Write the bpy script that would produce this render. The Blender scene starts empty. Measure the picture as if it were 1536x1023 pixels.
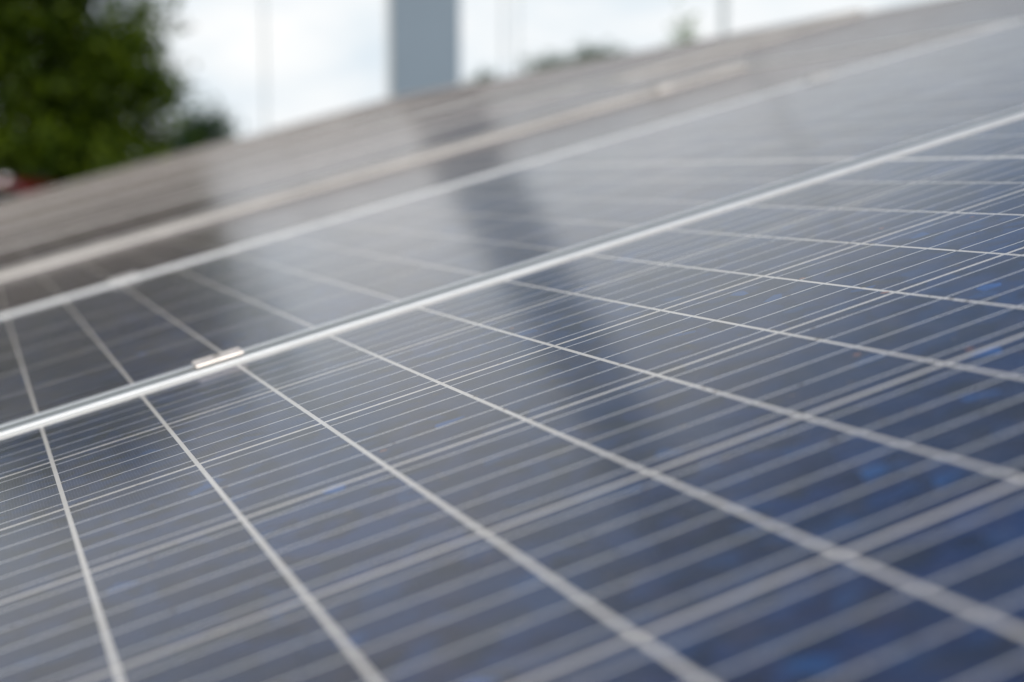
import bpy, bmesh, math, random
import numpy as np
from mathutils import Vector, Matrix
R = math.radians
S = bpy.context.scene
COL = S.collection
random.seed(7)

# ------------------------------------------------------------------ camera
GZ = 1.3                                   # height of the array's reference point above the ground
CAM = Vector((-0.0498, -1.2235, 0.1941 + GZ))
cd = bpy.data.cameras.new('camera'); cam = bpy.data.objects.new('camera', cd); COL.objects.link(cam)
rt, up_, bk = Vector((0.939884, -0.341495, 0.0)), Vector((0.036679, 0.10095, 0.994215)), Vector((-0.339519, -0.934447, 0.107407))
m = Matrix((rt, up_, bk)).transposed().to_4x4(); m.translation = CAM
cam.matrix_world = m
cd.sensor_width = 36.0
cd.lens = 36.0 * 2248 / 1536
cd.clip_start = 0.02; cd.clip_end = 3000
cd.dof.use_dof = True
cd.dof.focus_distance = 0.96
cd.dof.aperture_fstop = 3.9
S.camera = cam
S.cycles.use_denoising = True
S.cycles.use_adaptive_sampling = True
S.cycles.adaptive_threshold = 0.01
S.cycles.sample_clamp_indirect = 6

# ------------------------------------------------------------------ world, sun, exposure
SUN_EL, SUN_AZ = 42.0, 194.0               # azimuth clockwise from +Y
world = bpy.data.worlds.new("World"); S.world = world; world.use_nodes = True
nt = world.node_tree; nt.nodes.clear()
def N(tree, typ, **kw):
    n = tree.nodes.new(typ)
    for k, v in kw.items(): setattr(n, k, v)
    return n
def build_world():
    t = nt; L = t.links.new
    out = N(t, 'ShaderNodeOutputWorld'); bg = N(t, 'ShaderNodeBackground'); bg.inputs[1].default_value = 0.1
    sky = N(t, 'ShaderNodeTexSky', sky_type='NISHITA', sun_disc=False)
    sky.sun_elevation = R(SUN_EL); sky.sun_rotation = R(SUN_AZ); sky.air_density = 1.0; sky.dust_density = 1.5
    tc = N(t, 'ShaderNodeTexCoord'); sep = N(t, 'ShaderNodeSeparateXYZ'); L(tc.outputs['Generated'], sep.inputs[0])
    mp = N(t, 'ShaderNodeMapping'); mp.inputs['Scale'].default_value = (1, 1, 2.6); L(tc.outputs['Generated'], mp.inputs[0])
    no = N(t, 'ShaderNodeTexNoise'); no.inputs['Scale'].default_value = 3.1; no.inputs['Detail'].default_value = 7; no.inputs['Roughness'].default_value = 0.58
    L(mp.outputs[0], no.inputs['Vector'])
    # closed cloud low down, opening to blue higher up
    a = N(t, 'ShaderNodeMath', operation='MULTIPLY_ADD'); L(no.outputs[0], a.inputs[0]); a.inputs[1].default_value = .55; dp = N(t, 'ShaderNodeVectorMath', operation='DOT_PRODUCT'); L(tc.outputs['Generated'], dp.inputs[0]); dp.inputs[1].default_value = (.33, -.12, 0)
    ds = N(t, 'ShaderNodeMath', operation='ADD'); L(sep.outputs[2], ds.inputs[0]); L(dp.outputs['Value'], ds.inputs[1]); L(ds.outputs[0], a.inputs[2])
    mr = N(t, 'ShaderNodeMapRange', interpolation_type='SMOOTHSTEP'); L(a.outputs[0], mr.inputs[0])
    mr.inputs[1].default_value = 0.61; mr.inputs[2].default_value = 0.79
    mr.inputs[3].default_value = 1.0; mr.inputs[4].default_value = 0.03
    n2 = N(t, 'ShaderNodeTexNoise'); n2.inputs['Scale'].default_value = 7.0; n2.inputs['Detail'].default_value = 5
    L(mp.outputs[0], n2.inputs['Vector'])
    cr = N(t, 'ShaderNodeValToRGB'); L(n2.outputs[0], cr.inputs[0])
    cr.color_ramp.elements[0].position = 0.40; cr.color_ramp.elements[0].color = (7.3, 8.15, 8.8, 1)
    cr.color_ramp.elements[1].position = 0.65; cr.color_ramp.elements[1].color = (9.6, 9.7, 9.7, 1)
    mx = N(t, 'ShaderNodeMix', data_type='RGBA'); br = N(t, 'ShaderNodeMapRange'); L(sep.outputs[2], br.inputs[0]); br.inputs[1].default_value = .17; br.inputs[2].default_value = .42; br.inputs[3].default_value = 1.05; br.inputs[4].default_value = .74
    vm = N(t, 'ShaderNodeVectorMath', operation='SCALE'); L(cr.outputs[0], vm.inputs[0]); L(br.outputs[0], vm.inputs['Scale'])
    L(mr.outputs[0], mx.inputs[0]); L(sky.outputs[0], mx.inputs[6]); L(vm.outputs[0], mx.inputs[7])
    L(mx.outputs[2], bg.inputs[0]); L(bg.outputs[0], out.inputs[0])
build_world()
sl = bpy.data.lights.new('sun', 'SUN'); sl.energy = 2.0; sl.angle = R(9); sl.color = (1, .95, .88)
so = bpy.data.objects.new('sun', sl); COL.objects.link(so)
az = R(SUN_AZ); sd = Vector((math.sin(az)*math.cos(R(SUN_EL)), math.cos(az)*math.cos(R(SUN_EL)), math.sin(R(SUN_EL))))
so.rotation_euler = sd.to_track_quat('Z', 'Y').to_euler(); so.location = sd * 30
S.view_settings.view_transform = 'Standard'; S.view_settings.look = 'None'
S.view_settings.exposure = 0.0; S.view_settings.gamma = 1.0

# ------------------------------------------------------------------ helpers
def obj(name, mesh, mat=None, parent=None):
    o = bpy.data.objects.new(name, mesh); COL.objects.link(o)
    if mat is not None and not mesh.materials: mesh.materials.append(mat)
    if parent is not None: o.parent = parent
    return o
def tag(o, label=None, cat=None, group=None, kind=None):
    for k, v in (('label', label), ('category', cat), ('group', group), ('kind', kind)):
        if v: o[k] = v
    return o
def empty(name, loc=(0, 0, 0)):
    o = bpy.data.objects.new(name, None); COL.objects.link(o); o.location = loc; o.empty_display_size = .1
    return o
def bm_mesh(bm, name='mesh', smooth=False):
    me = bpy.data.meshes.new(name); bm.normal_update(); bm.to_mesh(me); bm.free()
    if smooth:
        for p in me.polygons: p.use_smooth = True
    return me
def add_box(bm, x0, x1, y0, y1, z0, z1, bev=0, M=None):
    r = bmesh.ops.create_cube(bm, size=1.0)
    vs = r['verts']
    for v in vs:
        v.co = Vector((x0 + (v.co.x+.5)*(x1-x0), y0 + (v.co.y+.5)*(y1-y0), z0 + (v.co.z+.5)*(z1-z0)))
        if M is not None: v.co = M @ v.co
    if bev:
        es = list({e for v in vs for e in v.link_edges})
        bmesh.ops.bevel(bm, geom=es, offset=bev, segments=2, affect='EDGES', profile=.5)
def add_cyl(bm, p0, p1, r0, r1, seg=16, caps=True):
    p0, p1 = Vector(p0), Vector(p1); d = (p1-p0).normalized()
    a = d.orthogonal().normalized(); b = d.cross(a)
    A = []; B = []
    for i in range(seg):
        t = 2*math.pi*i/seg; o = a*math.cos(t) + b*math.sin(t)
        A.append(bm.verts.new(p0+o*r0)); B.append(bm.verts.new(p1+o*r1))
    for i in range(seg):
        j = (i+1) % seg; bm.faces.new((A[i], A[j], B[j], B[i]))
    if caps: bm.faces.new(A[::-1]); bm.faces.new(B)
FH = Vector((0.34153, 0.93987, 0)); RH = Vector((0.93987, -0.34153, 0))
def at(px, dist, z=0.0):                   # ground point dist metres ahead, px across the 1536-wide frame
    p = CAM + FH*dist + RH*(dist*(px-768)/2248); return Vector((p.x, p.y, z))

# ------------------------------------------------------------------ materials
def mat(name, col, rough=.6, metal=0.0, var=0.0, vscale=3.0, bump=0.0, **kw):
    m = bpy.data.materials.new(name); m.use_nodes = True; t = m.node_tree; b = t.nodes['Principled BSDF']; L = t.links.new
    b.inputs['Base Color'].default_value = (*col, 1); b.inputs['Roughness'].default_value = rough; b.inputs['Metallic'].default_value = metal
    tc = N(t, 'ShaderNodeTexCoord'); no = N(t, 'ShaderNodeTexNoise'); no.inputs['Scale'].default_value = vscale; no.inputs['Detail'].default_value = 6
    L(tc.outputs['Object'], no.inputs['Vector'])
    if var:
        cr = N(t, 'ShaderNodeValToRGB'); L(no.outputs[0], cr.inputs[0])
        cr.color_ramp.elements[0].position = .3; cr.color_ramp.elements[1].position = .7
        cr.color_ramp.elements[0].color = (*[c*(1-var) for c in col], 1); cr.color_ramp.elements[1].color = (*[min(1, c*(1+var)) for c in col], 1)
        L(cr.outputs[0], b.inputs['Base Color'])
    if bump:
        bp = N(t, 'ShaderNodeBump'); bp.inputs['Strength'].default_value = bump; bp.inputs['Distance'].default_value = .01
        L(no.outputs[0], bp.inputs['Height']); L(bp.outputs[0], b.inputs['Normal'])
    for k, v in kw.items(): b.inputs[k].default_value = v
    return m

PU, PV = 0.0805, 0.1562                    # half-cell pitch along the module, string pitch across it
MG, LIP, GAP = 0.012, 0.0112, 0.0100         # backsheet margin, frame lip, gap between modules
HX, HY = 12*PU + MG, 3*PV + MG             # half size of the glass area
LH = 0.0029                                # lip above the glass
TH = 0.035

def solar_material(DUST=.015, dcol=(.37, .335, .29, 1)):
    m = bpy.data.materials.new('solar_laminate'); m.use_nodes = True; t = m.node_tree; b = t.nodes['Principled BSDF']; L = t.links.new
    def M(op, a, c=None, d=None):
        n = N(t, 'ShaderNodeMath', operation=op)
        for i, v in enumerate((a, c, d)):
            if v is None: continue
            if isinstance(v, (int, float)): n.inputs[i].default_value = v
            else: L(v, n.inputs[i])
        return n.outputs[0]
    def mix(f, a, c):
        n = N(t, 'ShaderNodeMix', data_type='RGBA')
        if isinstance(f, (int, float)): n.inputs[0].default_value = f
        else: L(f, n.inputs[0])
        for i, v in ((6, a), (7, c)):
            if isinstance(v, tuple): n.inputs[i].default_value = (*v, 1)
            else: L(v, n.inputs[i])
        return n.outputs[2]
    tc = N(t, 'ShaderNodeTexCoord'); sep = N(t, 'ShaderNodeSeparateXYZ'); L(tc.outputs['Object'], sep.inputs[0])
    x, y = sep.outputs[0], sep.outputs[1]
    cu = M('DIVIDE', x, PU); cv = M('DIVIDE', y, PV)
    ru = M('MULTIPLY', M('ABSOLUTE', M('SUBTRACT', cu, M('ROUND', cu))), PU)
    rv = M('MULTIPLY', M('ABSOLUTE', M('SUBTRACT', cv, M('ROUND', cv))), PV)
    gap = M('MAXIMUM', M('LESS_THAN', ru, 0.0014), M('LESS_THAN', rv, 0.0017))
    gap = M('MAXIMUM', gap, M('LESS_THAN', M('ABSOLUTE', x), 0.0042))
    out = M('MAXIMUM', M('GREATER_THAN', M('ABSOLUTE', x), 12*PU - .0012), M('GREATER_THAN', M('ABSOLUTE', y), 3*PV - .0012))
    white = M('MAXIMUM', gap, out)
    rb = M('MULTIPLY', M('ABSOLUTE', M('SUBTRACT', M('FRACT', M('MULTIPLY', M('ADD', cv, 3.0), 5.0)), .5)), PV/5)
    inside = M('MULTIPLY', M('LESS_THAN', M('ABSOLUTE', x), 12*PU + .004), M('LESS_THAN', M('ABSOLUTE', y), 3*PV - .001))
    ribbon = M('MULTIPLY', M('LESS_THAN', rb, 0.00070), inside)
    # fine contact fingers across the ribbons
    fing = M('LESS_THAN', M('FRACT', M('MULTIPLY', x, 1/0.0019)), 0.05)
    # polycrystalline grains
    mp = N(t, 'ShaderNodeMapping'); L(tc.outputs['Object'], mp.inputs[0])
    oi = N(t, 'ShaderNodeObjectInfo')
    wn = N(t, 'ShaderNodeTexNoise'); wn.inputs['Scale'].default_value = 45; L(mp.outputs[0], wn.inputs['Vector'])
    ad = N(t, 'ShaderNodeVectorMath', operation='MULTIPLY_ADD'); L(wn.outputs['Color'], ad.inputs[0]); ad.inputs[1].default_value = (.005, .005, 0); L(mp.outputs[0], ad.inputs[2])
    vo = N(t, 'ShaderNodeTexVoronoi'); vo.voronoi_dimensions = '2D'; vo.inputs['Scale'].default_value = 85; L(ad.outputs[0], vo.inputs['Vector'])
    vs = N(t, 'ShaderNodeSeparateColor'); L(vo.outputs['Color'], vs.inputs[0])
    cr = N(t, 'ShaderNodeValToRGB'); L(vs.outputs[0], cr.inputs[0]); e = cr.color_ramp.elements
    e[0].position = 0; e[0].color = (.005, .015, .040, 1); e[1].position = 1; e[1].color = (.020, .105, .34, 1)
    for p, c in ((.25, (.004, .010, .036)), (.45, (.008, .025, .088)), (.6, (.005, .013, .052)), (.8, (.009, .029, .105)), (.975, (.008, .036, .115)), (.99, (.010, .048, .15)), (.998, (.013, .075, .23))):
        k = e.new(p); k.color = (*c, 1)
    nb = N(t, 'ShaderNodeTexNoise'); nb.inputs['Scale'].default_value = 22; nb.inputs['Detail'].default_value = 4; L(mp.outputs[0], nb.inputs['Vector'])
    nr = N(t, 'ShaderNodeMapRange'); L(nb.outputs[0], nr.inputs[0]); nr.inputs[1].default_value = .42; nr.inputs[2].default_value = .68; nr.inputs[4].default_value = .75
    blot = mix(nr.outputs[0], cr.outputs[0], (.006, .032, .105))
    # each cell a touch different
    cb = N(t, 'ShaderNodeCombineXYZ'); L(M('FLOOR', cu), cb.inputs[0]); L(M('FLOOR', cv), cb.inputs[1])
    wh = N(t, 'ShaderNodeTexWhiteNoise', noise_dimensions='2D'); L(cb.outputs[0], wh.inputs['Vector'])
    hs = N(t, 'ShaderNodeHueSaturation'); L(blot, hs.inputs['Color'])
    L(M('MULTIPLY_ADD', wh.outputs[0], .5, .75), hs.inputs['Value'])
    cell = mix(fing, hs.outputs[0], (.13, .15, .19))
    # backsheet, slightly grimy
    n1 = N(t, 'ShaderNodeTexNoise'); n1.inputs['Scale'].default_value = 14; n1.inputs['Detail'].default_value = 6; L(mp.outputs[0], n1.inputs['Vector'])
    bs = mix(n1.outputs[0], (.60, .57, .52), (.82, .80, .77))
    c1 = mix(white, cell, bs)
    n3 = N(t, 'ShaderNodeTexNoise'); n3.inputs['Scale'].default_value = 60; n3.inputs['Detail'].default_value = 3; L(mp.outputs[0], n3.inputs['Vector'])
    rc = mix(n3.outputs[0], (.50, .52, .55), (.86, .86, .84))
    c2 = mix(ribbon, c1, rc)
    # dried dust on the glass: blotches of pale brown, and specks
    n2 = N(t, 'ShaderNodeTexNoise'); n2.inputs['Scale'].default_value = 9; n2.inputs['Detail'].default_value = 9; n2.inputs['Roughness'].default_value = .7; L(mp.outputs[0], n2.inputs['Vector'])
    dm = N(t, 'ShaderNodeMapRange'); L(n2.outputs[0], dm.inputs[0]); dm.inputs[1].default_value = .45; dm.inputs[2].default_value = .72; dm.inputs[3].default_value = 0.0; dm.inputs[4].default_value = .05
    c3 = mix(dm.outputs[0], c2, (.36, .32, .27))
    n4 = N(t, 'ShaderNodeTexNoise'); n4.inputs['Scale'].default_value = 48; n4.inputs['Detail'].default_value = 8; n4.inputs['Roughness'].default_value = .65; L(ad.outputs[0], n4.inputs['Vector'])
    d4 = N(t, 'ShaderNodeMapRange'); L(n4.outputs[0], d4.inputs[0]); d4.inputs[1].default_value = .50; d4.inputs[2].default_value = .70; d4.inputs[4].default_value = .09
    c3 = mix(d4.outputs[0], c3, (.30, .25, .19))
    v2 = N(t, 'ShaderNodeTexVoronoi'); v2.voronoi_dimensions = '2D'; v2.inputs['Scale'].default_value = 75; L(mp.outputs[0], v2.inputs['Vector'])
    s2 = N(t, 'ShaderNodeSeparateColor'); L(v2.outputs['Color'], s2.inputs[0])
    speck = M('MULTIPLY', M('LESS_THAN', v2.outputs['Distance'], M('MULTIPLY', s2.outputs[1], .16)), M('GREATER_THAN', s2.outputs[0], .80))
    c4 = mix(M('MULTIPLY', speck, .65), c3, (.10, .075, .055))
    # rust-coloured droppings where the photograph has them (module coordinates)
    mo = None
    for (sx, sy, sr) in SPOTS:
        vm = N(t, 'ShaderNodeVectorMath', operation='DISTANCE'); L(ad.outputs[0], vm.inputs[0]); vm.inputs[1].default_value = (sx+.0025, sy+.0025, 0)
        s = M('LESS_THAN', vm.outputs['Value'], sr)
        mo = s if mo is None else M('MAXIMUM', mo, s)
    c5 = mix(M('MULTIPLY', mo, .6), c4, (.38, .17, .09))
    L(c5, b.inputs['Base Color'])
    # loose dust film: the flatter the view, the longer the path through it
    lw = N(t, 'ShaderNodeLayerWeight'); lw.inputs[0].default_value = .5
    cosv = M('MAXIMUM', M('SUBTRACT', 1.0, lw.outputs['Facing']), .01)
    tau = M('MULTIPLY_ADD', n2.outputs[0], DUST, DUST*.5)
    cover = M('SUBTRACT', 1.0, M('EXPONENT', M('MULTIPLY', M('DIVIDE', tau, cosv), -1.0)))
    df = N(t, 'ShaderNodeBsdfDiffuse'); df.inputs[0].default_value = dcol
    ms = N(t, 'ShaderNodeMixShader'); L(cover, ms.inputs[0]); L(b.outputs[0], ms.inputs[1]); L(df.outputs[0], ms.inputs[2]); L(ms.outputs[0], t.nodes['Material Output'].inputs[0])
    rr = N(t, 'ShaderNodeMapRange'); L(n2.outputs[0], rr.inputs[0]); rr.inputs[1].default_value = .3; rr.inputs[2].default_value = .7; rr.inputs[3].default_value = .11; rr.inputs[4].default_value = .17
    L(rr.outputs[0], b.inputs['Roughness'])
    b.inputs['IOR'].default_value = 1.33
    return m
SPOTS = []
def uv_spot(u, v, r): SPOTS.append((u*PU - 10*PU, -v*PV + 3*PV, r))
for a in ((7.45, 1.82, .0022), (2.55, .62, .0012), (6.05, 2.28, .0024), (5.98, 2.95, .0026), (4.9, 3.6, .002), (4.1, 1.35, .0020), (2.1, 2.75, .0022), (5.25, 3.95, .0024), (3.1, 1.25, .001), (7.9, 2.2, .0018)):
    uv_spot(*a)
M_SOLAR = solar_material()
M_SOLAR1 = solar_material(.024, (.36, .315, .27, 1))
M_SOLAR2 = solar_material(.034, (.245, .20, .165, 1))    # the farther rows are dirtier
M_ALU = mat('anodised_aluminium', (.80, .82, .82), rough=.42, metal=.5, var=.06, vscale=25)
M_ALU2 = mat('dusty_aluminium', (.82, .79, .75), rough=.5, metal=.3, var=.12, vscale=9)
M_CLAMP = mat('weathered_clamp_aluminium', (.66, .62, .58), rough=.40, metal=.5, var=.16, vscale=120)
M_STEEL = mat('galvanised_steel', (.42, .43, .44), rough=.5, metal=.6, var=.15, vscale=8)
M_BOLT = mat('zinc_bolt', (.45, .40, .34), rough=.45, metal=.7, var=.25, vscale=200)
M_BACK = mat('junction_plastic', (.02, .02, .02), rough=.5)

# ------------------------------------------------------------------ the setting
def grid_ground():
    bm = bmesh.new(); n = 60
    xs = [(-1 if i < 0 else 1)*(abs(i)/n)**2.2*1500 for i in range(-n, n+1)]
    vs = [[bm.verts.new((x, y, (0.10*math.sin(x*.35)*math.cos(y*.27) if max(abs(x), abs(y)) > 8 and max(abs(x), abs(y)) < 200 else 0))) for y in xs] for x in xs]
    for i in range(2*n):
        for j in range(2*n): bm.faces.new((vs[i][j], vs[i+1][j], vs[i+1][j+1], vs[i][j+1]))
    return bm_mesh(bm, smooth=True)
M_GROUND = mat('rough_grass_ground', (.055, .075, .028), rough=.95, var=.5, vscale=.8, bump=.4)
tag(obj('ground', grid_ground(), M_GROUND), kind='structure')

# ------------------------------------------------------------------ solar modules
TILT = R(15.31)
ARR = Matrix.Translation((0, 0, GZ)) @ Matrix.Rotation(-TILT, 4, 'Y')     # x up the slope, y away from camera, z normal
OX, OY = HX + LIP, HY + LIP
def bar(bm, length, M):
    """one extruded frame rail: glass side at y = 0, outer side at y = LIP, rounded inner lip, recessed outer wall"""
    z1, z0 = LH, LH - TH; r = .0018
    prof = [(0, -.0060), (0, z1 - r)] + [(r - r*math.cos(a), z1 - r + r*math.sin(a)) for a in (R(22), R(45), R(68))] + [(r, z1),
            (LIP-.0004, z1), (LIP, z1-.0004), (LIP, z1-.0009), (LIP-.0075, z1-.0012), (LIP-.0075, z0+.003), (LIP, z0+.0026), (LIP, z0), (-.018, z0), (-.018, z0+.002), (LIP-.0095, z0+.002), (LIP-.0095, -.0060)]
    A = [bm.verts.new(M @ Vector((-length/2, y, z))) for y, z in prof]; B = [bm.verts.new(M @ Vector((length/2, y, z))) for y, z in prof]
    n = len(prof)
    for i in range(n): bm.faces.new((A[i], A[(i+1) % n], B[(i+1) % n], B[i]))
    bm.faces.new(A[::-1]); bm.faces.new(B)
def frame_mesh():
    bm = bmesh.new()
    T, Rz = Matrix.Translation, lambda d: Matrix.Rotation(R(d), 4, 'Z')
    bar(bm, 2*OX, T((0, HY, 0))); bar(bm, 2*OX, T((0, -HY, 0)) @ Rz(180))
    bar(bm, 2*HY-.0004, T((HX, 0, 0)) @ Rz(-90)); bar(bm, 2*HY-.0004, T((-HX, 0, 0)) @ Rz(90))
    bmesh.ops.recalc_face_normals(bm, faces=bm.faces[:])
    return bm_mesh(bm, 'frame')
def laminate_mesh():
    bm = bmesh.new(); add_box(bm, -HX+.0005, HX-.0005, -HY+.0005, HY-.0005, -.005, -.00006)
    return bm_mesh(bm, 'laminate')
def cell_mesh(i, j):
    g = .0015 if i not in (-1, 0) else .0015
    bm = bmesh.new()
    x0, x1 = i*PU + (.0042 if i == 0 else .0014), (i+1)*PU - (.0042 if i == -1 else .0014)
    y0, y1 = j*PV + .0017, (j+1)*PV - .0017
    if j == -3: y0 = j*PV + .0012
    if j == 2: y1 = (j+1)*PV - .0012
    add_box(bm, x0, x1, y0, y1, -.00005, 0.0)
    return bm_mesh(bm, 'solar_cell')
def jbox_mesh():
    bm = bmesh.new(); add_box(bm, -.06, .06, .30, .40, -.027, -.005, bev=.003); return bm_mesh(bm, 'junction_box')
F_ME, L_ME, J_ME = frame_mesh(), laminate_mesh(), jbox_mesh()
for me, mt in ((F_ME, M_ALU), (L_ME, M_SOLAR), (J_ME, M_BACK)): me.materials.append(mt)
F2_ME, L1_ME, L2_ME = F_ME.copy(), L_ME.copy(), L_ME.copy()
L1_ME.materials[0] = M_SOLAR1
F2_ME.materials[0] = M_ALU2; L2_ME.materials[0] = M_SOLAR2
CELLS = {}
def module(cx, cy, dz, label, landscape=False, cells=None, tip=0.0, dusty=False, grime=2):
    r = empty('solar_panel')
    M4 = ARR @ Matrix.Translation((cx, cy, dz))
    if tip: M4 = M4 @ Matrix.Translation((0, 0, -OY*math.sin(R(tip)))) @ Matrix.Rotation(R(-tip), 4, 'X')
    if landscape: M4 = M4 @ Matrix.Rotation(R(90), 4, 'Z')
    r.matrix_world = M4
    tag(r, label, 'solar panel', 'solar panels of the tilted array')
    obj('frame', F2_ME if dusty else F_ME, None, r); obj('laminate', (L_ME, L1_ME, L2_ME)[grime], None, r); obj('junction_box', J_ME, None, r)
    if cells:
        for (i, j) in cells:
            if (i, j, grime) not in CELLS:
                CELLS[(i, j, grime)] = cell_mesh(i, j); CELLS[(i, j, grime)].materials.append((M_SOLAR, M_SOLAR1, M_SOLAR2)[grime])
            obj('solar_cell', CELLS[(i, j, grime)], None, r)
    return r
CX = 10*PU                                  # the module's middle gap sits at u = 10
PITCH = 2*OY + GAP
CY0 = -3*PV                                 # near module: strings v = 0..6
near_cells = [(i, j) for i in range(-12, 4) for j in range(-3, 3)]
col2_cells = [(i, j) for i in range(-12, 4) for j in range(-3, 3)]
labels = [
 'nearest solar panel, its blue cells and white grid filling the foreground',
 'second solar panel from the camera, just beyond the sharp bright silver frame joint',
 'third solar panel from the camera, brownish glass behind the second blurred frame joint',
 'fourth solar panel from the camera, blurred grey strip behind the third frame joint',
 'fifth solar panel from the camera in the lower row, a thin blurred stripe',
 'sixth solar panel from the camera in the lower row, a thin blurred stripe',
 'seventh solar panel from the camera in the lower row, a thin blurred stripe',
 'eighth solar panel from the camera in the lower row, a thin blurred stripe',
 'ninth solar panel from the camera in the lower row, beside the last one',
 'farthest solar panel of the lower row, at the pale edge below the leafy tree']
DZ = [0, .0015, .001, .001, 0, .003, -.002, .002, 0, .001]
for k in range(10):
    module(CX, CY0 + k*PITCH, DZ[k], labels[k], cells=near_cells if k == 0 else (col2_cells if k == 1 else None), tip=0.75 if k == 2 else 0, dusty=k >= 2, grime=min(k, 2))
ux = CX + OX + .02 + OY                     # upper row, modules lying the other way
up_lab = ['nearest landscape solar panel of the upper row, past the right-hand frame end',
          'second landscape solar panel of the upper row, blurred grey under the skyline',
          'third landscape solar panel of the upper row, below the pale thin poles',
          'fourth landscape solar panel of the upper row, below the wide grey pylon',
          'farthest landscape solar panel of the upper row, left of the wide grey pylon']
for k in range(5):
    module(ux, CY0 - OY + OX + k*(2*OX + GAP) , [.002, -.012, .001, 0, .001][k], up_lab[k], landscape=True, dusty=True)

# clamps bridging the joints
def make_clamp_meshes():
    bm = bmesh.new()
    w, l, th = .0108, .0205, .0040
    # wide top plate with rounded front lip and a shallow channel
    prof = [(-w, 0), (-w, th*.25), (-w+.0006, th*.55), (-w+.0018, th*.85), (-w+.0034, th), (-.0040, th), (-.0034, th*.8), (.0034, th*.8), (.0040, th), (w-.0034, th), (w-.0018, th*.85), (w-.0006, th*.55), (w, th*.25), (w, 0)]
    A = [bm.verts.new((-l, y, z)) for y, z in prof]; B = [bm.verts.new((l, y, z)) for y, z in prof]
    n = len(prof)
    for i in range(n): bm.faces.new((A[i], B[i], B[(i+1) % n], A[(i+1) % n]))
    bm.faces.new(A); bm.faces.new(B[::-1])
    bmesh.ops.recalc_face_normals(bm, faces=bm.faces[:])
    es = [e for e in bm.edges if abs(e.verts[0].co.x - e.verts[1].co.x) < 1e-6]
    bmesh.ops.bevel(bm, geom=es, offset=.0006, segments=2, affect='EDGES')
    plate = bm_mesh(bm, 'plate')
    bm = bmesh.new(); add_cyl(bm, (0, 0, th*.8), (0, 0, th*.8+.0014), .0033, .0031, 20)
    add_cyl(bm, (0, 0, -.028), (0, 0, th*.45), .0024, .0024, 12)
    bolt = bm_mesh(bm, 'bolt')
    bm = bmesh.new()
    for s in (-1, 1): add_box(bm, -.0195, .0195, s*.0036-.0010, s*.0036+.0010, -.026, -.0002)
    web = bm_mesh(bm, 'web')
    for me, mt in ((plate, M_CLAMP), (bolt, M_BOLT), (web, M_CLAMP)): me.materials.append(mt)
    return plate, bolt, web
PL, BO, WE = make_clamp_meshes()
PL2, WE2 = PL.copy(), WE.copy(); PL2.materials[0] = mat('dull_clamp_aluminium', (.50, .49, .47), rough=.7, metal=.1, var=.1); WE2.materials[0] = M_ALU2
def clamp(u, k, label, tilt=0.0):
    r = empty('mounting_clamp')
    y = CY0 + (k+.5)*PITCH
    z = LH + max(DZ[k], DZ[k+1]) + .0002 - (.0 if k != 2 else .0)
    r.matrix_world = ARR @ Matrix.Translation((u*PU, y, z)) @ Matrix.Rotation(R(tilt), 4, 'Z')
    tag(r, label, 'clamp', 'clamps holding the panel frames')
    obj('plate', PL if k == 0 else PL2, None, r); obj('bolt', BO, None, r); obj('web', WE if k == 0 else WE2, None, r)
ordn = ['first', 'second', 'third', 'fourth', 'fifth', 'sixth', 'seventh', 'eighth', 'ninth']
clamp(1.87, 0, 'small beige silver clamp with a bolt on the sharp frame joint at the left', 1.0)
clamp(17.0, 1, 'blurred clamp on the second frame joint near the right edge')
clamp(2.12, 1, 'blurred clamp making a small bump on the second frame joint at the left')
clamp(19.4, 2, 'blurred clamp high on the third frame joint at the upper right')

# rails under the modules and the legs that carry them
def rail(u_m, name_lab):
    bm = bmesh.new(); y0, y1 = CY0 - OY, CY0 + 9.5*PITCH
    zt = LH - TH - .008
    add_box(bm, u_m-.02, u_m+.02, y0, y1, zt-.04, zt)
    o = obj('mounting_rail', bm_mesh(bm), M_STEEL); o.matrix_world = ARR
    tag(o, name_lab, 'rail', 'rails under the solar panels')
for um, lb in ((2.0*PU, 'steel rail under the lower end of the panels, seen in the joint by the clamp'), (17.2*PU, 'steel rail under the upper part of the lower row of panels'),
               (ux-.25, 'steel rail under the upper row of panels, lower one'), (ux+.25, 'steel rail under the upper row of panels, higher one')): rail(um, lb)
k = 0
for um in (2.0*PU, ux+.0):
    for yy in (-.4, 2.6, 5.6, 8.6):
        top = ARR @ Vector((um, yy, LH-TH-.048))
        bm = bmesh.new(); add_box(bm, top.x-.04, top.x+.04, top.y-.04, top.y+.04, -.1, top.z, bev=.003)
        tag(obj('support_post', bm_mesh(bm), M_STEEL), 'galvanised post under the %s side of the array, number %d from the camera' % ('low' if um < 1 else 'high', int((yy+.4)/3)+1), 'post', 'posts under the array')

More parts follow.
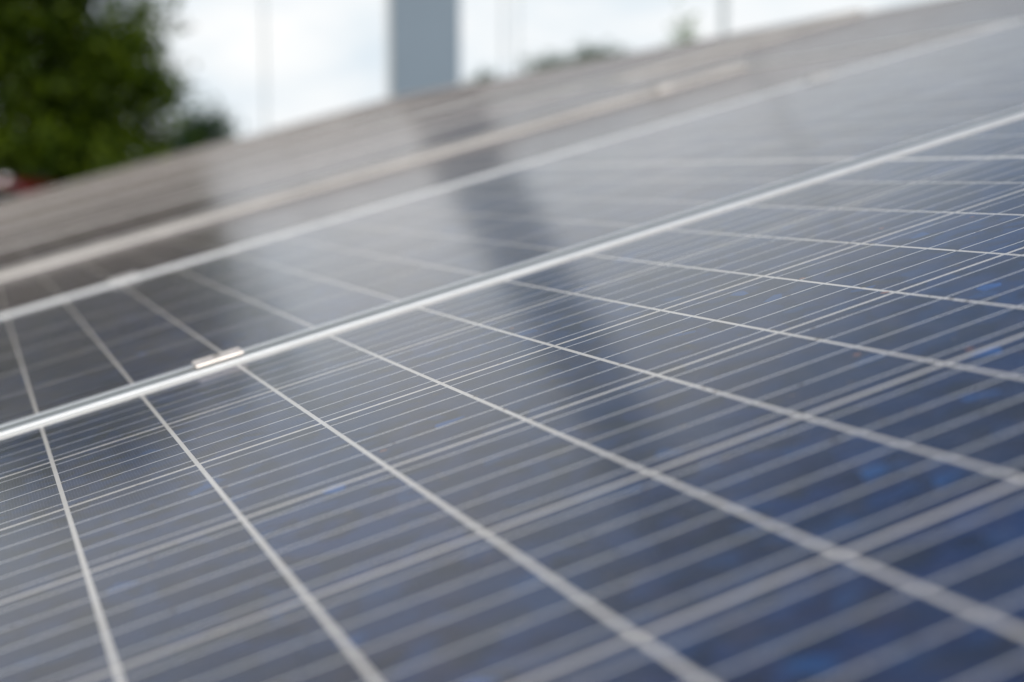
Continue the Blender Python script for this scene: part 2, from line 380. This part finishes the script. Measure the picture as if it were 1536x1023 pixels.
# ------------------------------------------------------------------ tall pylon and thin poles behind the array
M_PYL = mat('grey_blue_painted_steel', (.235, .30, .37), rough=.55, var=.05, vscale=.7)
M_PYL_LIT = mat('lit_side_steel', (.66, .68, .68), rough=.5, var=.05)  # sunlit brightness of the pylon's left side, put into a paler colour
def pylon():
    D = 20.0
    w = 0.905
    base = at(640, D); r = empty('pylon', base); r.rotation_euler = (0, 0, math.atan2(RH.y, RH.x) + R(1.5))
    tag(r, 'wide flat grey-blue pylon rising behind the panels, cut by the top of the photo', 'pylon')
    bm = bmesh.new(); add_box(bm, -w/2, w/2, 0, .5, .25, 15, bev=.01)
    obj('shaft', bm_mesh(bm), M_PYL, r)
    bm = bmesh.new(); add_box(bm, -w/2-.065, -w/2-.002, .03, .47, .25, 15, bev=.01)  # strip added along the left edge, showing the shaft's side as lit
    obj('lit_side_strip', bm_mesh(bm), M_PYL_LIT, r)
    bm = bmesh.new(); add_box(bm, -w/2-.3, w/2+.3, -.3, .8, -.1, .25, bev=.02)
    obj('plinth', bm_mesh(bm), mat('plinth_concrete', (.35, .34, .32), .9, var=.15), r)
pylon()
M_POLE = mat('pale_galvanised_pole', (.55, .60, .62), rough=.5, metal=.1, var=.08)
def pole(px, D, r0, H, label, arm=False):
    r = empty('lamp_pole', at(px, D)); r.rotation_euler = (0, 0, math.atan2(RH.y, RH.x))
    tag(r, label, 'pole', 'thin poles against the sky')
    bm = bmesh.new(); add_cyl(bm, (0, 0, 0), (0, 0, H), r0*1.05, r0*.95, 14); obj('shaft', bm_mesh(bm, smooth=False), M_POLE, r)
    bm = bmesh.new(); add_box(bm, -r0*2.2, r0*2.2, -r0*2.2, r0*2.2, -.02, .03, bev=.004); obj('base_plate', bm_mesh(bm), M_STEEL, r)
    bm = bmesh.new(); add_cyl(bm, (0, 0, H), (0, 0, H+r0), r0*1.15, r0*.3, 14); obj('cap', bm_mesh(bm), M_STEEL, r)
pole(402, 30, .024, 13, 'very thin pale pole left of the wide grey pylon')
pole(755, 30, .022, 13, 'thin pale pole just right of the wide grey pylon')
pole(776, 38, .022, 13, 'faintest thin pole, second one right of the wide grey pylon')
pole(1080, 26, .06, 12, 'pale grey pole standing right of the small green sapling')

# ------------------------------------------------------------------ trees and bushes
def leaf_mat(name, c0, c1, c2):
    m = bpy.data.materials.new(name); m.use_nodes = True; t = m.node_tree; b = t.nodes['Principled BSDF']; L = t.links.new
    g = N(t, 'ShaderNodeNewGeometry'); cr = N(t, 'ShaderNodeValToRGB'); L(g.outputs['Random Per Island'], cr.inputs[0])
    e = cr.color_ramp.elements; e[0].color = (*c0, 1); e[1].color = (*c2, 1); k = e.new(.5); k.color = (*c1, 1)
    L(cr.outputs[0], b.inputs['Base Color']); b.inputs['Roughness'].default_value = .55; b.inputs['Specular IOR Level'].default_value = .25
    tr = N(t, 'ShaderNodeBsdfTranslucent'); mul = N(t, 'ShaderNodeMix', data_type='RGBA', blend_type='MULTIPLY'); mul.inputs[0].default_value = 1
    L(cr.outputs[0], mul.inputs[6]); mul.inputs[7].default_value = (1.3, 1.5, .5, 1); L(mul.outputs[2], tr.inputs[0])
    ms = N(t, 'ShaderNodeMixShader'); ms.inputs[0].default_value = .3
    L(b.outputs[0], ms.inputs[1]); L(tr.outputs[0], ms.inputs[2]); L(ms.outputs[0], t.nodes['Material Output'].inputs[0])
    return m
M_LEAF = leaf_mat('dark_leaf', (.012, .026, .002), (.048, .085, .003), (.14, .20, .008))
M_LEAF2 = leaf_mat('blue_green_leaf', (.014, .04, .018), (.03, .075, .028), (.05, .10, .035))
M_LEAF3 = leaf_mat('pale_leaf', (.12, .20, .05), (.20, .30, .08), (.26, .36, .12))
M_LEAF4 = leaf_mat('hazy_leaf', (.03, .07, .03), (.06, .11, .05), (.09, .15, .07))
M_BARK = mat('bark', (.09, .065, .045), .9, var=.4, vscale=12, bump=.6)
def leaves_mesh(lobes, count, size, seed, flat=.0):
    rng = np.random.default_rng(seed)
    vol = np.array([a*b*c for (_, _, _, a, b, c) in lobes], float)**.75; vol /= vol.sum()
    which = rng.choice(len(lobes), count, p=vol); Lb = np.array(lobes, float)[which]
    d = rng.normal(size=(count, 3)); d /= np.linalg.norm(d, axis=1)[:, None]
    rad = rng.uniform(.35, 1.0, count)**.55
    # knot leaves into twig clumps so that gaps open between them
    nc = max(8, count//44); cc = rng.choice(count, nc)
    P = Lb[:, :3] + d*rad[:, None]*Lb[:, 3:]
    C = P[cc][rng.integers(0, nc, count)]
    P = C + rng.normal(size=(count, 3))*size*2.0
    n = rng.normal(size=(count, 3)); n[:, 2] += .6; n /= np.linalg.norm(n, axis=1)[:, None]
    a = np.cross(n, rng.normal(size=(count, 3))); a /= np.linalg.norm(a, axis=1)[:, None]; b = np.cross(n, a)
    s = size*rng.uniform(.6, 1.3, count)[:, None]
    V = np.stack([P-a*s, P-b*s*.42+n*s*.12, P+a*s, P+b*s*.42+n*s*.12], 1).reshape(-1, 3)
    me = bpy.data.meshes.new('leaves'); me.vertices.add(4*count); me.vertices.foreach_set('co', V.ravel())
    me.loops.add(4*count); me.loops.foreach_set('vertex_index', np.arange(4*count, dtype=np.int32))
    me.polygons.add(count); me.polygons.foreach_set('loop_start', np.arange(0, 4*count, 4, dtype=np.int32))
    me.polygons.foreach_set('loop_total', np.full(count, 4, dtype=np.int32))
    me.update(calc_edges=True); me.validate()
    return me
def trunk_mesh(H, r0, lobes, seed):
    rng = random.Random(seed); bm = bmesh.new()
    pts = [Vector((rng.uniform(-.08, .08)*i, rng.uniform(-.08, .08)*i, H*i/4)) for i in range(5)]
    for i in range(4): add_cyl(bm, pts[i], pts[i+1], r0*(1-i*.17), r0*(1-(i+1)*.17), 10)
    for (x, y, z, a, b, c) in lobes:
        s = pts[rng.randint(1, 4)]; e_ = Vector((x, y, z)); mid = (s+e_)/2 + Vector((0, 0, .1))
        add_cyl(bm, s, mid, r0*.35, r0*.22, 8); add_cyl(bm, mid, e_, r0*.22, r0*.06, 8)
    return bm_mesh(bm, smooth=True)
def tree(name, px, D, lobes, count, size, label, cat, lm, H, r0, seed, group=None):
    r = empty(name, at(px, D)); r.rotation_euler = (0, 0, math.atan2(RH.y, RH.x))
    tag(r, label, cat, group)
    obj('crown' if cat != 'bush' else 'foliage', leaves_mesh(lobes, count, size, seed), lm, r)
    obj('trunk' if cat != 'bush' else 'stem', trunk_mesh(H, r0, lobes, seed), M_BARK, r)
# lobes: x right, y away, z up (metres, from the base)
tree('leafy_tree', -52, 18, [(0, 0, 3.2, 2.1, 2.0, 2.0), (1.1, .2, 2.2, 1.15, 1.3, 1.2), (.9, -.2, 3.6, .9, 1.1, .9), (1.65, 0, 4.45, .9, 1.0, .55), (-1.4, 0, 2.6, 1.5, 1.5, 1.6), (.4, -.5, 4.2, 1.4, 1.3, .8),
                              (1.95, 0, 2.65, .85, .9, .65), (.6, -1.0, 1.2, 1.6, 1.0, 1.0), (1.5, -.5, 1.2, 1.2, .9, .9), (1.95, -.1, 1.75, .65, .7, .55), (2.2, 0, 3.45, .35, .3, .12), (1.7, 0, 3.9, .5, .4, .2), (-.2, .2, 4.6, 1.1, 1.0, .7)],
     52000, .075, 'big dark green leafy tree filling the upper left corner', 'tree', M_LEAF, 3.4, .2, 3)
tree('round_bush', 318, 26, [(0, 0, 1.98, .42, .5, .8), (-.4, 0, 1.5, .5, .6, .8), (-1.0, 0, 1.1, .7, .7, .8)], 9000, .07, 'small dark bush right of the big leafy tree, above the panel edge', 'bush', M_LEAF2, 1.6, .07, 5)
tree('distant_tree', 850, 45, [(-.3, 0, 4.25, .75, .9, .75), (.6, 0, 4.45, .8, .9, .75), (1.3, 0, 4.75, .55, .7, .6), (-.9, 0, 4.85, .5, .4, .14)], 7000, .09, 'low dark green tree top peeping over the panels right of the pylon', 'tree', M_LEAF4, 3.4, .12, 8)
tree('distant_tree', 722, 60, [(0.2, 0, 5.1, .35, .5, .7), (-.5, 0, 4.7, .4, .5, .6), (.5, 0, 4.6, .4, .5, .7)], 2600, .09, 'faint green tree top touching the right side of the grey pylon', 'tree', M_LEAF4, 3.6, .09, 9)
tree('sapling', 1012, 14, [(.06, 0, 2.80, .07, .08, .14), (0.0, 0, 2.66, .10, .1, .12), (-.05, 0, 2.5, .12, .12, .12)], 500, .03, 'pale green sapling tip sticking up behind the panels in front of sky', 'tree', M_LEAF3, 2.3, .015, 12)

# ------------------------------------------------------------------ red car parked beneath the tree
M_RED = mat('dark_red_paint', (.11, .004, .005), rough=.3, **{'Coat Weight': .6, 'Coat Roughness': .05})
M_GLS = mat('car_glass', (.01, .012, .012), rough=.06)
M_TYR = mat('tyre_rubber', (.018, .018, .018), rough=.85)
M_RIM = mat('alloy_rim', (.5, .5, .5), rough=.3, metal=.9)
M_LMP = mat('lamp_lens', (.6, .6, .58), rough=.15)
M_TAIL = mat('tail_lamp_lens', (.35, .01, .01), rough=.15)
M_CHR = mat('chrome', (.75, .72, .70), rough=.12, metal=1.0)
def car():
    D = 16.0
    r = empty('parked_car', at(-205, D)); r.rotation_euler = (0, 0, math.atan2(RH.y, RH.x))
    tag(r, 'dark red car parked under the tree, only its roof showing over the panels', 'car')
    # cross-sections along x: (x, half width, sill z, waist z)
    secs = [(-2.15, .62, .42, .70), (-2.05, .80, .30, .86), (-1.4, .86, .24, .98), (-.7, .88, .22, 1.02), (.6, .88, .22, 1.03), (1.6, .87, .24, 1.04), (2.05, .82, .30, .98), (2.18, .66, .45, .80)]
    bm = bmesh.new(); rings = []
    for x, hw, z0, z1 in secs:
        pr = [(-hw*.9, z0), (-hw, z0+.12), (-hw, z1-.16), (-hw*.93, z1-.03), (-hw*.6, z1), (hw*.6, z1), (hw*.93, z1-.03), (hw, z1-.16), (hw, z0+.12), (hw*.9, z0)]
        rings.append([bm.verts.new((x, y, z)) for y, z in pr])
    for a, b_ in zip(rings, rings[1:]):
        for i in range(len(a)): bm.faces.new((a[i], a[(i+1) % len(a)], b_[(i+1) % len(a)], b_[i]))
    bm.faces.new(rings[0]); bm.faces.new(rings[-1][::-1]); bmesh.ops.recalc_face_normals(bm, faces=bm.faces[:])
    obj('body', bm_mesh(bm, smooth=True), M_RED, r)
    bm = bmesh.new(); rings = []
    for x, hw, z in [(-1.15, .80, 1.0), (-.45, .68, 1.44), (.2, .66, 1.50), (1.2, .66, 1.50), (1.9, .68, 1.44), (2.12, .76, 1.02)]:
        pr = [(-hw, z-.05), (-hw*.9, z), (hw*.9, z), (hw, z-.05)]
        rings.append([bm.verts.new((x, y, zz)) for y, zz in pr])
    for a, b_ in zip(rings, rings[1:]):
        for i in range(3): bm.faces.new((a[i], a[i+1], b_[i+1], b_[i]))
    ro = obj('roof', bm_mesh(bm, smooth=True), M_RED, r)
    s = ro.modifiers.new('s', 'SOLIDIFY'); s.thickness = .03
    for s_ in (-1, 1):
        bm = bmesh.new()
        q = [(-1.0, .84, 1.0), (1.9, .83, 1.0), (1.68, .68, 1.37), (-.42, .68, 1.40)]
        vs = [bm.verts.new((x, s_*y, z)) for x, y, z in q]; bm.faces.new(vs if s_ < 0 else vs[::-1])
        w = obj('side_window', bm_mesh(bm), M_GLS, r); w.modifiers.new('s', 'SOLIDIFY').thickness = .01
        bm = bmesh.new(); add_box(bm, -.3, 1.72, s_*.60-.015, s_*.60+.015, 1.52, 1.55, bev=.008)
        rl = obj('roof_rail', bm_mesh(bm), M_TYR, r)
        for xx in (-.3, 1.75):
            bm = bmesh.new(); bmesh.ops.create_uvsphere(bm, u_segments=16, v_segments=10, radius=.045)
            for v in bm.verts: v.co = Vector((v.co.x*1.3+xx, v.co.y*.8+s_*.6, v.co.z+1.49))
            obj('rail_foot', bm_mesh(bm, smooth=True), M_CHR if s_ < 0 else M_TYR, rl)
        bm = bmesh.new(); add_box(bm, -.85, -.7, s_*.93-.07, s_*.93+.07, .95, 1.08, bev=.03); obj('side_mirror', bm_mesh(bm), M_RED, r)
        for xx in (-1.35, 1.35):
            bm = bmesh.new(); add_cyl(bm, (xx, s_*.72, .32), (xx, s_*.90, .32), .32, .32, 28); bmesh.ops.bevel(bm, geom=[e for e in bm.edges if len(e.link_faces) == 2 and any(len(f.verts) > 4 for f in e.link_faces)], offset=.03, segments=3, affect='EDGES')
            wh = obj('wheel', bm_mesh(bm, smooth=False), M_TYR, r)
            bm = bmesh.new(); add_cyl(bm, (xx, s_*.895, .32), (xx, s_*.91, .32), .2, .19, 24); obj('rim', bm_mesh(bm), M_RIM, wh)
        bm = bmesh.new(); add_box(bm, -2.14, -2.0, s_*.6-.14, s_*.6+.14, .62, .76, bev=.03); obj('headlight', bm_mesh(bm), M_LMP, r)
        bm = bmesh.new(); add_box(bm, 2.06, 2.17, s_*.66-.12, s_*.66+.12, .74, .92, bev=.03); obj('tail_light', bm_mesh(bm), M_TAIL, r)
car()
